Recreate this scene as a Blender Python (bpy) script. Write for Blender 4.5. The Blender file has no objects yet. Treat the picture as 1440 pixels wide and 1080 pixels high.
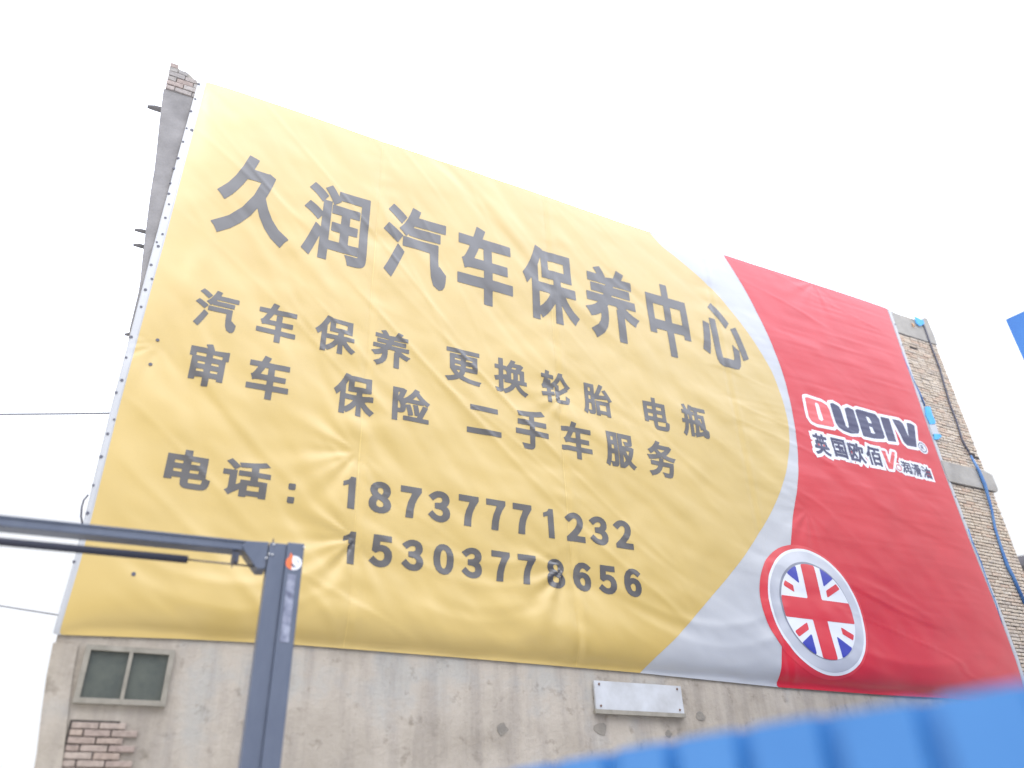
import bpy, math, random
import numpy as np
from mathutils import Vector, Matrix
random.seed(7); RNG = np.random.RandomState(11)
S = bpy.context.scene
R = math.radians

# ------------------------------------------------------------------ camera
D = 9.0                      # metres from camera to the wall plane (y = 0)
CAMZ = 1.6
F_PX, CX, CY = 1111.0, 720.0, 540.0      # focal length and centre, photograph pixels (1440 x 1080)
def _cal(V1, V2):
    z = np.array([V1[0]-CX, V1[1]-CY, F_PX]); z /= np.linalg.norm(z)
    x = np.array([V2[0]-CX, V2[1]-CY, F_PX]); x -= (x @ z)*z; x /= np.linalg.norm(x)
    return x, np.cross(z, x), z
AX, AY, AZ = _cal((648, -1248), (3330, 1125))   # world axes seen in camera axes (right, down, forward)
cam_d = bpy.data.cameras.new('camera'); cam = bpy.data.objects.new('camera', cam_d)
S.collection.objects.link(cam); S.camera = cam
def _row(i, s): return [s*AX[i], s*AY[i], s*AZ[i]]
r_, u_, b_ = _row(0, 1), _row(1, -1), _row(2, -1)     # camera right / up / back in world axes
M4 = Matrix(((r_[0], u_[0], b_[0], 0), (r_[1], u_[1], b_[1], -D), (r_[2], u_[2], b_[2], CAMZ), (0, 0, 0, 1)))
cam.matrix_world = M4
cam_d.sensor_width = 36; cam_d.lens = 36*F_PX/1440
cam_d.clip_start = 0.05; cam_d.clip_end = 3000
cam_d.dof.use_dof = True; cam_d.dof.focus_distance = 11.5; cam_d.dof.aperture_fstop = 0.36

# ------------------------------------------------------------------ sky, sun, exposure
SUN_EL, SUN_AZ = R(58), R(215)       # azimuth of the sun as seen from above, clockwise from +Y
w = bpy.data.worlds.new("World"); S.world = w; w.use_nodes = True
nt = w.node_tree; bg = nt.nodes['Background']
sky = nt.nodes.new('ShaderNodeTexSky'); sky.sky_type = 'NISHITA'; sky.sun_disc = False
sky.sun_elevation = SUN_EL; sky.sun_rotation = SUN_AZ; sky.dust_density = 4
tc = nt.nodes.new('ShaderNodeTexCoord'); sep = nt.nodes.new('ShaderNodeSeparateXYZ')
nt.links.new(tc.outputs['Generated'], sep.inputs[0])
rmp = nt.nodes.new('ShaderNodeValToRGB')              # overcast: brighter towards the zenith
e = rmp.color_ramp.elements
e[0].position = 0.0; e[0].color = (.275, .28, .29, 1); e[1].position = 1.0; e[1].color = (1.0, 1.06, 1.2, 1)
for p, c in ((.34, (.28, .285, .295, 1)), (.47, (.44, .46, .50, 1)), (.60, (.72, .77, .89, 1)), (.8, (.90, .95, 1.08, 1))):
    q = e.new(p); q.color = c
nt.links.new(sep.outputs['Z'], rmp.inputs[0])
sc_ = nt.nodes.new('ShaderNodeMix'); sc_.data_type = 'RGBA'; sc_.blend_type = 'MULTIPLY'; sc_.inputs[0].default_value = 1
sc_.clamp_result = False
nt.links.new(rmp.outputs[0], sc_.inputs[6]); sc_.inputs[7].default_value = (38, 38, 38, 1)
mx = nt.nodes.new('ShaderNodeMix'); mx.data_type = 'RGBA'; mx.inputs[0].default_value = .94
nt.links.new(sky.outputs[0], mx.inputs[6]); nt.links.new(sc_.outputs[2], mx.inputs[7])
nt.links.new(mx.outputs[2], bg.inputs[0]); bg.inputs[1].default_value = 0.1
sd = bpy.data.lights.new('sun', 'SUN'); sd.energy = 1.0; sd.angle = R(25); sd.color = (1, .97, .92)
so = bpy.data.objects.new('sun', sd); S.collection.objects.link(so)
sdir = Vector((math.sin(SUN_AZ)*math.cos(SUN_EL), math.cos(SUN_AZ)*math.cos(SUN_EL), math.sin(SUN_EL)))
so.rotation_euler = sdir.to_track_quat('Z', 'Y').to_euler(); so.location = (0, -20, 30)
S.view_settings.view_transform = 'Standard'; S.view_settings.look = 'None'
S.view_settings.gamma = 1; S.view_settings.use_curve_mapping = False; S.view_settings.exposure = 0.02

# ------------------------------------------------------------------ helpers
def P(px, py, y=0.0):
    """the point of the plane y = const (parallel to the wall) that a photograph pixel shows: (x, z)"""
    r = np.array([px-CX, py-CY, F_PX]); r = r/(r @ AY)*(D+y)
    return float(r @ AX), float(r @ AZ)+CAMZ
def Pt(px, py, t):
    r = np.array([px-CX, py-CY, F_PX])/F_PX*t
    return Vector((r @ AX, r @ AY - D, r @ AZ + CAMZ))
COL = S.collection
def link(name, me, mat=None, parent=None):
    o = bpy.data.objects.new(name, me); COL.objects.link(o)
    if mat is not None and me is not None and not me.materials: me.materials.append(mat)
    if parent is not None: o.parent = parent
    return o
def tag(o, label=None, cat=None, group=None, kind=None):
    if label: o['label'] = label
    if cat: o['category'] = cat
    if group: o['group'] = group
    if kind: o['kind'] = kind
    return o
def empty(name, loc=(0, 0, 0), **k):
    o = bpy.data.objects.new(name, None); o.location = loc; COL.objects.link(o)
    o.empty_display_size = .2
    return tag(o, **k)
def part(name, parent, me, mat):
    """mesh given in world coordinates, parented to an unrotated Empty"""
    L = parent.location.copy(); pp = parent.parent
    while pp is not None: L += pp.location; pp = pp.parent
    me.transform(Matrix.Translation(-L))
    return link(name, me, mat, parent)
class MB:
    def __init__(s): s.v = []; s.f = []
    def add(s, v, f):
        n = len(s.v); s.v += [tuple(q) for q in v]; s.f += [tuple(i+n for i in g) for g in f]; return s
    def box(s, a, b):
        (x0, y0, z0), (x1, y1, z1) = a, b
        return s.add([(x0,y0,z0),(x1,y0,z0),(x1,y1,z0),(x0,y1,z0),(x0,y0,z1),(x1,y0,z1),(x1,y1,z1),(x0,y1,z1)],
                     [(0,3,2,1),(4,5,6,7),(0,1,5,4),(1,2,6,5),(2,3,7,6),(3,0,4,7)])
    def tube(s, pts, r, n=8, caps=True):
        pts = [Vector(p) for p in pts]; base = len(s.v); rr = r if isinstance(r, (list, tuple)) else [r]*len(pts)
        for i, p in enumerate(pts):
            d = (pts[min(i+1, len(pts)-1)]-pts[max(i-1, 0)]).normalized()
            a = d.orthogonal() if i == 0 else (a-d*a.dot(d))
            a = a.normalized(); b = d.cross(a)
            for k in range(n):
                t = 2*math.pi*k/n; s.v.append(tuple(p+(a*math.cos(t)+b*math.sin(t))*rr[i]))
        for i in range(len(pts)-1):
            for k in range(n):
                k2 = (k+1) % n
                s.f.append((base+i*n+k, base+i*n+k2, base+(i+1)*n+k2, base+(i+1)*n+k))
        if caps:
            s.f.append(tuple(base+k for k in reversed(range(n)))); s.f.append(tuple(base+(len(pts)-1)*n+k for k in range(n)))
        return s
    def prism(s, poly, y0, y1):
        """polygon in (x, z), front at y0 (towards the camera), back at y1"""
        n = len(poly); a = sum(poly[i][0]*poly[(i+1)%n][1]-poly[(i+1)%n][0]*poly[i][1] for i in range(n))
        if a < 0: poly = poly[::-1]
        v = [(p[0], y0, p[1]) for p in poly]+[(p[0], y1, p[1]) for p in poly]
        return s.add(v, [tuple(range(n)), tuple(reversed(range(n, 2*n)))]+[(i, i+n, (i+1)%n+n, (i+1)%n) for i in range(n)])
    def mesh(s, name='mesh', smooth=False):
        me = bpy.data.meshes.new(name); me.from_pydata(s.v, [], s.f); me.validate()
        if smooth: me.polygons.foreach_set('use_smooth', [True]*len(me.polygons))
        me.update(); return me
def bevel(o, wd=.006, seg=2):
    m = o.modifiers.new('bevel', 'BEVEL'); m.width = wd; m.segments = seg; m.limit_method = 'ANGLE'; return o

def mat(name, col, rough=.7, var=None, scale=3, detail=8, bump=0, bscale=40, coat=0, metal=0, ior=None, stretch=(1,1,1), crough=.1, trans=0):
    m = bpy.data.materials.new(name); m.use_nodes = True; t = m.node_tree; b = t.nodes['Principled BSDF']
    b.inputs['Roughness'].default_value = rough; b.inputs['Metallic'].default_value = metal
    b.inputs['Coat Weight'].default_value = coat; b.inputs['Coat Roughness'].default_value = crough
    if ior: b.inputs['IOR'].default_value = ior
    g = t.nodes.new('ShaderNodeNewGeometry'); mp = t.nodes.new('ShaderNodeMapping'); mp.inputs['Scale'].default_value = stretch
    t.links.new(g.outputs['Position'], mp.inputs[0])
    if var:
        n = t.nodes.new('ShaderNodeTexNoise'); n.inputs['Scale'].default_value = scale; n.inputs['Detail'].default_value = detail
        n.inputs['Roughness'].default_value = .62; t.links.new(mp.outputs[0], n.inputs[0])
        r = t.nodes.new('ShaderNodeValToRGB'); r.color_ramp.elements[0].position = .33; r.color_ramp.elements[1].position = .68
        r.color_ramp.elements[0].color = (*var, 1); r.color_ramp.elements[1].color = (*col, 1)
        t.links.new(n.outputs[0], r.inputs[0]); t.links.new(r.outputs[0], b.inputs['Base Color'])
    else: b.inputs['Base Color'].default_value = (*col, 1)
    if bump:
        n2 = t.nodes.new('ShaderNodeTexNoise'); n2.inputs['Scale'].default_value = bscale; n2.inputs['Detail'].default_value = 5
        t.links.new(mp.outputs[0], n2.inputs[0])
        bp = t.nodes.new('ShaderNodeBump'); bp.inputs['Strength'].default_value = bump; bp.inputs['Distance'].default_value = .01
        t.links.new(n2.outputs[0], bp.inputs['Height']); t.links.new(bp.outputs[0], b.inputs['Normal'])
    return m
# printed vinyl: gloss that picks up the white sky
def vinyl(name, c, var=None, **k):
    k = dict(dict(rough=.38, coat=1.0, crough=.33, scale=1.3, bump=.04, bscale=30, ior=1.58), **k); return mat(name, c, var=var, **k)
def mul(c, f): return tuple(q*f for q in c)
YEL, RED, WHT = (.555, .385, .10), (.59, .013, .026), (.455, .46, .475)
M = dict(
    yellow=vinyl('yellow_print', YEL, mul(YEL, .95)), red=vinyl('red_print', RED, mul(RED, .93), coat=.35),
    white=vinyl('white_vinyl', WHT, mul(WHT, .95)), black=vinyl('black_print', (.052, .045, .042)),
    navy=vinyl('navy_print', (.022, .022, .085), coat=.35), blueflag=vinyl('flag_blue', (.03, .04, .36)),
    flagwhite=vinyl('flag_white', (.74, .75, .77)), redbright=vinyl('bright_red', (.64, .022, .030)),
    silver=vinyl('silver_print', (.60, .61, .64), (.42, .43, .47), scale=.9, detail=2), darkrim=vinyl('dark_rim', (.22, .23, .28)),
    eyelet=mat('eyelet_steel', (.10, .10, .13), .5), stitch=vinyl('seam_line', (.62, .44, .12)),
    plaster=None, concrete=mat('concrete', (.46, .43, .38), .9, (.32, .295, .26), 2.2, bump=.5, bscale=25),
    greycement=mat('grey_cement_render', (.33, .315, .315), .9, (.22, .21, .21), 2.2, bump=.5, bscale=30),
    mortar=mat('mortar', (.085, .07, .06), .95, (.05, .042, .04), 9, bump=.8, bscale=60),
    steelgrey=mat('grey_lift_paint', (.10, .12, .17), .48, (.070, .088, .135), 4, stretch=(1, 1, .35), bump=.05, bscale=30, coat=.25, crough=.25),
    steeldark=mat('dark_lift_paint', (.05, .055, .08), .5), foam=mat('black_foam_sleeve', (.03, .032, .05), .8, bump=.3, bscale=80),
    rodm=mat('bare_steel_rod', (.16, .14, .12), .5, metal=.6), bolt=mat('zinc_bolt', (.7, .7, .7), .35, metal=.7),
    orange=mat('orange_sticker', (.75, .16, .05), .4), swhite=mat('white_sticker', (.75, .75, .78), .4),
    pale=mat('worn_pale_sticker', (.34, .36, .45), .6, (.10, .11, .17), 9, detail=3),
    fence=mat('blue_painted_sheet', (.036, .165, .42), .5, (.05, .195, .46), 1.2, bump=.03, bscale=5, coat=.3, crough=.3),
    fencepost=mat('galvanised_post', (.35, .36, .38), .5, metal=.4),
    shed=mat('blue_shed_sheet', (.03, .15, .48), .5, (.045, .20, .55), 1.5),
    bluetape=mat('blue_plastic_strip', (.05, .36, .75), .5, (.10, .45, .80), 6), bluecable=mat('blue_cable_sheath', (.05, .16, .42), .5, (.10, .22, .42), 3),
    greycable=mat('grey_cable', (.10, .10, .13), .6), wood=mat('old_wood', (.24, .23, .24), .9, (.15, .145, .15), 8),
    spall=mat('spalled_plaster', (.28, .25, .21), .95, (.20, .18, .155), 8, bump=.6, bscale=40),
    ground=mat('yard_concrete', (.48, .46, .42), .9, (.36, .345, .31), .35, bump=.4, bscale=12),
    windowframe=mat('faded_green_frame', (.33, .30, .25), .85, (.24, .22, .18), 8), glass=mat('dusty_glass', (.05, .06, .055), .35, (.10, .11, .09), 3),
    roofgrey=mat('grey_tile_roof', (.14, .13, .15), .9, (.09, .085, .09), 6), whitewash=mat('whitewashed_board', (.55, .56, .58), .8, (.42, .42, .42), 3),
    rust=mat('rusty_bar', (.16, .09, .06), .9), orangepatch=mat('orange_lump', (.65, .38, .2), .8),
)
# weathered plaster: three noise scales and vertical streaks
def plaster_mat():
    m = bpy.data.materials.new('weathered_plaster'); m.use_nodes = True; t = m.node_tree; b = t.nodes['Principled BSDF']
    b.inputs['Roughness'].default_value = .93
    g = t.nodes.new('ShaderNodeNewGeometry')
    def noise(sc, st=(1,1,1), det=6):
        mp = t.nodes.new('ShaderNodeMapping'); mp.inputs['Scale'].default_value = st; t.links.new(g.outputs['Position'], mp.inputs[0])
        n = t.nodes.new('ShaderNodeTexNoise'); n.inputs['Scale'].default_value = sc; n.inputs['Detail'].default_value = det; n.inputs['Roughness'].default_value = .6
        t.links.new(mp.outputs[0], n.inputs[0]); return n
    def ramp(n, stops):
        r = t.nodes.new('ShaderNodeValToRGB'); el = r.color_ramp.elements
        el[0].position, el[0].color = stops[0][0], (*stops[0][1], 1); el[1].position, el[1].color = stops[-1][0], (*stops[-1][1], 1)
        for p, c in stops[1:-1]: el.new(p).color = (*c, 1)
        t.links.new(n.outputs[0], r.inputs[0]); return r
    a = ramp(noise(.75), [(.30, (.28, .235, .185)), (.43, (.38, .33, .27)), (.55, (.45, .395, .33)), (.63, (.41, .385, .345)), (.75, (.37, .325, .27))])
    s = ramp(noise(1.6, (2.5, 2.5, .35)), [(.36, (.74, .74, .76)), (.55, (1, 1, 1))])
    p_ = ramp(noise(5), [(.30, (.55, .53, .5)), (.42, (1, 1, 1))])
    o = a
    for q in (s, p_):
        k = t.nodes.new('ShaderNodeMix'); k.data_type = 'RGBA'; k.blend_type = 'MULTIPLY'; k.inputs[0].default_value = .75
        t.links.new(o.outputs[0] if o is a else o.outputs[2], k.inputs[6]); t.links.new(q.outputs[0], k.inputs[7]); o = k
    t.links.new(o.outputs[2], b.inputs['Base Color'])
    bp = t.nodes.new('ShaderNodeBump'); bp.inputs['Strength'].default_value = .6; bp.inputs['Distance'].default_value = .02
    t.links.new(noise(14).outputs[0], bp.inputs['Height']); t.links.new(bp.outputs[0], b.inputs['Normal'])
    return m
M['plaster'] = plaster_mat()
# brick: tint drawn per object (single bricks) or per position (joined ones)
def brick_mat(name, stops, island=False):
    m = bpy.data.materials.new(name); m.use_nodes = True; t = m.node_tree; b = t.nodes['Principled BSDF']; b.inputs['Roughness'].default_value = .92
    if island: src = t.nodes.new('ShaderNodeNewGeometry').outputs['Random Per Island']
    else: src = t.nodes.new('ShaderNodeObjectInfo').outputs['Random']
    r = t.nodes.new('ShaderNodeValToRGB'); el = r.color_ramp.elements; r.color_ramp.interpolation = 'LINEAR'
    el[0].position, el[0].color = 0, (*stops[0], 1); el[1].position, el[1].color = 1, (*stops[-1], 1)
    for i, c in enumerate(stops[1:-1]): el.new((i+1)/(len(stops)-1)).color = (*c, 1)
    t.links.new(src, r.inputs[0])
    g = t.nodes.new('ShaderNodeNewGeometry'); n = t.nodes.new('ShaderNodeTexNoise'); n.inputs['Scale'].default_value = 22; n.inputs['Detail'].default_value = 5
    t.links.new(g.outputs['Position'], n.inputs[0])
    r2 = t.nodes.new('ShaderNodeValToRGB'); r2.color_ramp.elements[0].position = .35; r2.color_ramp.elements[0].color = (.6, .6, .6, 1); r2.color_ramp.elements[1].position = .6
    t.links.new(n.outputs[0], r2.inputs[0])
    k = t.nodes.new('ShaderNodeMix'); k.data_type = 'RGBA'; k.blend_type = 'MULTIPLY'; k.inputs[0].default_value = .6
    t.links.new(r.outputs[0], k.inputs[6]); t.links.new(r2.outputs[0], k.inputs[7]); t.links.new(k.outputs[2], b.inputs['Base Color'])
    bp = t.nodes.new('ShaderNodeBump'); bp.inputs['Strength'].default_value = .5; bp.inputs['Distance'].default_value = .006
    t.links.new(n.outputs[0], bp.inputs['Height']); t.links.new(bp.outputs[0], b.inputs['Normal'])
    return m
TAN = [(.66, .55, .42), (.60, .49, .37), (.72, .61, .48), (.54, .45, .36), (.64, .51, .38), (.70, .59, .46), (.62, .45, .33), (.68, .57, .44)]
GRN = [(.38, .36, .34), (.40, .32, .29), (.45, .42, .40), (.36, .34, .33), (.46, .39, .36)]
M['brick'] = brick_mat('tan_brick', TAN); M['brick_joined'] = brick_mat('tan_brick_joined', TAN, True)
M['brick_cap'] = brick_mat('grey_red_brick', GRN); M['brick_red'] = brick_mat('red_brick', [(.40, .29, .24), (.43, .34, .28), (.36, .28, .24), (.46, .38, .32)])

# ------------------------------------------------------------------ ground
gm = MB(); n = 60
for (a, b) in (((-400, -400), (400, 400)),):
    gm.add([(a[0], a[1], 0), (b[0], a[1], 0), (b[0], b[1], 0), (a[0], b[1], 0)], [(0, 1, 2, 3)])
tag(link('ground', gm.mesh('ground'), M['ground']), kind='structure')

# ------------------------------------------------------------------ the building
XL = P(160, 580)[0]; XR = P(1371, 630)[0]; ZT = P(1303, 450)[1]
bld = empty('brick_building', (XL, 0, 0), label='unfinished brick and plaster building whose whole side wall carries the yellow and red banner', cat='building')
ztop = P(1252, 437)[1]-.02
left = [P(*q) for q in ((284, 125), (231, 127), (228, 150), (224, 190), (219, 235), (213, 270), (208, 310), (204, 345), (200, 385), (196, 412), (184, 462))]
lowl = [P(*q) for q in ((159, 575), (148, 612), (139, 645), (128, 690), (117, 735), (107, 775), (97, 820), (88, 860), (78, 905), (69, 950), (62, 1000), (55, 1060), (38, 1160), (18, 1280))]
outline = left+lowl+[(lowl[-1][0], 0), (XR, 0), (XR, ztop), (left[0][0], ztop)]
part('wall', bld, MB().prism(outline, 0, .28).mesh(), M['plaster'])
part('rear_block', bld, MB().box((XL+.35, .281, 0), (XR-.02, 8, ztop-.3)).mesh(), M['plaster'])
# grey render skin on the flared left end
sk = [(x, z) for x, z in left]+[P(196, 470), P(250, 260), P(283, 128)]
part('render_skin', bld, MB().prism([(x-.012 if i < len(left) else x, z) for i, (x, z) in enumerate(sk)], -.02, .30).mesh(), M['greycement'])
# brick cap at the top of the left end: courses stepped to the right
cap = [P(*q) for q in ((239, 89), (231, 126), (277, 139), (283, 118))]
bme = []
def brick_mesh(L, H, dp, k):
    j = random.Random(k); b = MB(); e = .004
    def q(s): return s+j.uniform(-.002, .002)
    x0, x1, z0, z1 = q(0), q(L), q(0), q(H); yf = -dp+j.uniform(-.006, .006)
    v = [(x0, 0, z0), (x1, 0, z0), (x1, 0, z1), (x0, 0, z1)]+[(x0, yf+e, z0), (x1, yf+e, z0), (x1, yf+e, z1), (x0, yf+e, z1)] \
        + [(x0+e*1.6, yf, z0+e*1.6), (x1-e*1.6, yf+j.uniform(-.003, .003), z0+e*1.6), (x1-e*1.6, yf, z1-e*1.6), (x0+e*1.6, yf+j.uniform(-.003, .003), z1-e*1.6)]
    return b.add(v, [(0,4,5,1) [::-1],(1,5,6,2)[::-1],(2,6,7,3)[::-1],(3,7,4,0)[::-1],(4,8,9,5)[::-1],(5,9,10,6)[::-1],(6,10,11,7)[::-1],(7,11,8,4)[::-1],(8,9,10,11)])
zc0 = cap[1][1]; zc1 = cap[0][1]; hc = (zc1-zc0)/6
for r in range(6):
    z = zc0+hc*r; xa = cap[1][0]+.01+(cap[0][0]-cap[1][0])*r/6; xb = cap[2][0]+.10-(0 if r < 3 else (r-2)*.15)
    xx = xa; k = r
    first = .24 if r % 2 else .13
    while xx < xb-.05:
        L = min(first if xx == xa else .24, xb-xx)
        o = link('brick', brick_mesh(L-.012, hc-.014, .34, r*7+k).mesh('brick'), M['brick_cap'], bld)
        o.location = (xx-XL, .30, z+.005); xx += L; k += 1
part('cap_mortar', bld, MB().prism([(cap[1][0]+.02, zc0-.05), (cap[2][0]+.06, zc0-.05), (cap[2][0]+.06, zc0+hc*3-.02), (cap[0][0]+.30, zc1-hc), (cap[0][0]+.03, zc1-.03)], -.002, .27).mesh(), M['concrete'])
# wooden pegs left in the wall end
for (a, b, rr) in (((229, 146), (208, 141), .045), ((206, 318), (190, 315), .03), ((203, 339), (188, 336), .03), ((185, 463), (176, 463), .025)):
    (xa, za), (xb, zb) = P(*a), P(*b)
    part('wooden_peg', bld, MB().tube([(xa+.1, .12, za), ((xa+xb)/2, .12, (za+zb)/2+.005), (xb, .12, zb)], [rr, rr*.95, rr*.55], 8).mesh(), M['wood'])
# right-hand brick strip
BX0 = P(1358, 750)[0]-.06; BX1 = XR
zbot = P(1401, 905)[1]-.75; zbeam0 = P(1380, 690)[1]; zbeam1 = P(1375, 662)[1]; zslab = P(1266, 470)[1]
course = .0655; mort = .015; BL = .245
rows = []; z = zbeam0-course
while z > zbot: rows.append(z); z -= course
z = zbeam1
while z < zslab-course*.4: rows.append(z); z += course
rows.sort()
meshes = {}
for L in (BL, BL/2, BL*.75): meshes[L] = [brick_mesh(L-mort, course-mort, .03, hash((L, k)) % 999).mesh('brick') for k in range(6)]
for L in meshes:
    for me in meshes[L]: me.materials.append(M['brick'])
cnt = 0; joined = MB()
for ri, z in enumerate(rows):
    x = BX1
    seq = (BL/2 if ri % 2 else BL)
    first = True
    while x > BX0+.03:
        L = seq if first else BL
        if random.random() < .06 and not first: L = BL/2
        first = False; x -= L
        dy, dz = random.uniform(-.005, .005), random.uniform(-.0015, .0015)
        if random.random() < .012: continue
        if cnt < 300:
            o = link('brick', random.choice(meshes[L]), None, bld); o.location = (x-XL, dy-.001, z+dz+mort/2); o.rotation_euler = (0, random.uniform(-.005, .005), 0); cnt += 1
        else:
            bm_ = brick_mesh(L-mort, course-mort, .03, random.random()); joined.add([(a+x, b+dy-.001, c+z+dz+mort/2) for a, b, c in bm_.v], bm_.f)
jb = part('brickwork', bld, joined.mesh(), M['brick_joined']); jb['kind'] = 'stuff'
part('mortar_bed', bld, MB().box((BX0, -.012, rows[0]-.03), (BX1-.008, -.001, zslab)).mesh(), M['mortar'])
# rough mortar smears bulging over some bricks (real lumps)
# concrete beam between floors, sticking out past the corner, and the roof slab
xb1 = P(1394, 680)[0]+.03
part('concrete_beam', bld, MB().prism([(BX0, zbeam0+.01), (xb1-.05, zbeam0+.015), (xb1, zbeam0+.07), (xb1-.01, zbeam1-.07), (xb1-.22, zbeam1-.012), (BX0+.5, zbeam1-.02), (BX0, zbeam1-.01)], -.07, .3).mesh(), M['concrete'])
slab = [P(1246, 478), P(1305, 503)[0:2], P(1319, 492), P(1302, 449), P(1296, 450), P(1284, 455), P(1272, 447), P(1250, 438), P(1240, 436)]
slab = [(BX0, zslab), (XR+.02, zslab), (XR+.035, zslab+.3), (XR+.01, P(1303, 449)[1]), (P(1297, 448)[0], P(1297, 448)[1]), (P(1290, 456)[0], P(1290, 456)[1]), (P(1278, 451)[0], P(1278, 451)[1]), (P(1252, 439)[0], P(1252, 439)[1]), (BX0, P(1252, 439)[1])]
part('roof_slab', bld, MB().prism(slab, -.04, .32).mesh(), M['concrete'])
xx, zz = P(1282, 459); part('mortar_lump', bld, MB().tube([(xx, -.03, zz), (xx+.02, -.06, zz)], [.07, .03], 7).mesh(), M['orangepatch'])
# fallen plaster at the lower left corner with bricks showing
xw0, zw1 = P(99, 1012); xw1, _ = P(158, 1030)
part('broken_plaster_edge', bld, MB().box((xw0, -.006, .9), (xw1+.05, -.001, zw1)).mesh(), M['mortar'])
zz = zw1-.075; r = 0
while zz > 1.0:
    xx = xw0+.02; first = True
    lim = xw1+.03
    while xx < lim:
        L = (.12 if r % 2 else .24) if first else .24; first = False
        o = link('brick', brick_mesh(L-.012, .054, .028, r*31+int(xx*10)).mesh('brick'), M['brick_red'], bld)
        o.location = (xx-XL, -.004, zz); xx += L
    zz -= .066; r += 1
# small window high in the lower wall, left
wx0, wz1 = P(128, 915); wx1, wz0 = P(185, 985); wx1 = wx0+.72
win = part('window', bld, MB().box((wx0, -.012, wz0), (wx1, -.002, wz1)).mesh(), M['glass'])
def sub(name, par, me, m):
    L = par.location+par.parent.location; me.transform(Matrix.Translation(-L)); return link(name, me, m, par)
for (a, b) in (((wx0-.05, wz0-.05), (wx0, wz1+.05)), ((wx1, wz0-.05), (wx1+.05, wz1+.05)), ((wx0, wz1), (wx1, wz1+.05)), ((wx0, wz0-.05), (wx1, wz0)), ((wx0+.35, wz0), (wx0+.385, wz1))):
    sub('frame', win, MB().box((a[0], -.05, a[1]), (b[0], -.003, b[1])).mesh(), M['windowframe'])
# holes and stains below the banner
for (px, py, s) in ((705, 1025, .12), (845, 1024, .14), (985, 1008, .11), (940, 1032, .08)):
    xx, zz = P(px, py)
    part('spalled_patch', bld, MB().prism([(xx+s*.75*math.cos(t)*random.uniform(.6, 1.1), zz+s*.6*math.sin(t)*random.uniform(.6, 1.1)) for t in [i*2*math.pi/11 for i in range(11)]], -.005, .01).mesh(), M['spall'])
# left pilaster below the banner
xa, za = P(72, 905); xb, _ = P(100, 905)
pp_ = [q for q in lowl if q[1] < za+.05]; part('pilaster', bld, MB().prism([(x-.02, z) for x, z in pp_]+[(pp_[-1][0]-.02, 0), (pp_[-1][0]+.20, 0)]+[(x+.20, z) for x, z in pp_[::-1]], -.035, -.002).mesh(), M['plaster'])

# pale board under the banner
xa, za = P(832, 958); xb, zb = P(948, 1004)
bd = empty('wall_board', (xa, -.05, zb), label='pale whitewashed board fixed to the wall just below the white stripe of the banner', cat='board')
part('panel', bd, MB().box((xa, -.06, zb), (xb+.12, -.03, za)).mesh(), M['whitewash'])
for u_x in (.05, .95):
    for u_z in (.12, .88):
        bxx, bzz = xa+(xb+.12-xa)*u_x, zb+(za-zb)*u_z; part('fixing_bolt', bd, MB().tube([(bxx, -.058, bzz), (bxx, -.070, bzz)], .014, 6).mesh(), M['rust'])
part('frame', bd, MB().box((xa-.02, -.065, zb-.05), (xb+.14, -.02, zb)).mesh(), M['windowframe'])

# ------------------------------------------------------------------ the banner: heightfield shared by cloth and print
CELL = .07
bl = [P(75, 893), P(250, 899), P(410, 907), P(640, 925), P(890, 946), P(1095, 967), P(1244, 978), P(1324, 982), P(1440, 995)]
tp = [P(285, 117), P(410, 159), P(540, 204), P(730, 267), P(920, 333), P(1015, 361), P(1130, 398), P(1252, 438)]
bxs = [p[0] for p in bl]; bzs = [p[1] for p in bl]; txs = [p[0] for p in tp]; tzs = [p[1] for p in tp]
hemL = [P(*q) for q in ((278, 118), (246, 235), (199, 410), (155, 578), (121, 720), (104, 790), (74, 893))]
redR = [P(*q) for q in ((1245, 437), (1301, 602), (1326, 672), (1357, 755), (1401, 867), (1424, 930), (1440, 985))]
def xleft(z): q = sorted((b, a) for a, b in hemL); return np.interp(z, [i[0] for i in q], [i[1] for i in q])
def xright(z): q = sorted((b, a) for a, b in redR); return np.interp(z, [i[0] for i in q], [i[1] for i in q])
HEMW, HEMR = .13, .12
GX0, GX1, GZ0, GZ1 = -1.0, 15.2, 3.2, 12.6
gx = np.arange(GX0, GX1, CELL/2); gz = np.arange(GZ0, GZ1, CELL/2); GXX, GZZ = np.meshgrid(gx, gz)
def smooth_noise(n0, n1, seed):
    r = np.random.RandomState(seed).rand(n0+3, n1+3)
    return r
def vnoise(u, v, seed):
    """value noise with smooth interpolation, u and v arrays in cells"""
    r = np.random.RandomState(seed).rand(256, 256)
    iu = np.floor(u).astype(int); iv = np.floor(v).astype(int); fu = u-iu; fv = v-iv
    fu = fu*fu*fu*(fu*(fu*6-15)+10); fv = fv*fv*fv*(fv*(fv*6-15)+10)
    g = lambda a, b: r[a % 256, b % 256]
    return (g(iu, iv)*(1-fu)+g(iu+1, iv)*fu)*(1-fv)+(g(iu, iv+1)*(1-fu)+g(iu+1, iv+1)*fu)*fv-.5
def ridge(u, v, seed):
    return 1-np.abs(vnoise(u, v, seed)*2)*1.6
SEAMS = [P(507, 590)[0], P(788, 650)[0], P(1040, 640)[0], P(1195, 640)[0]]
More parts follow.
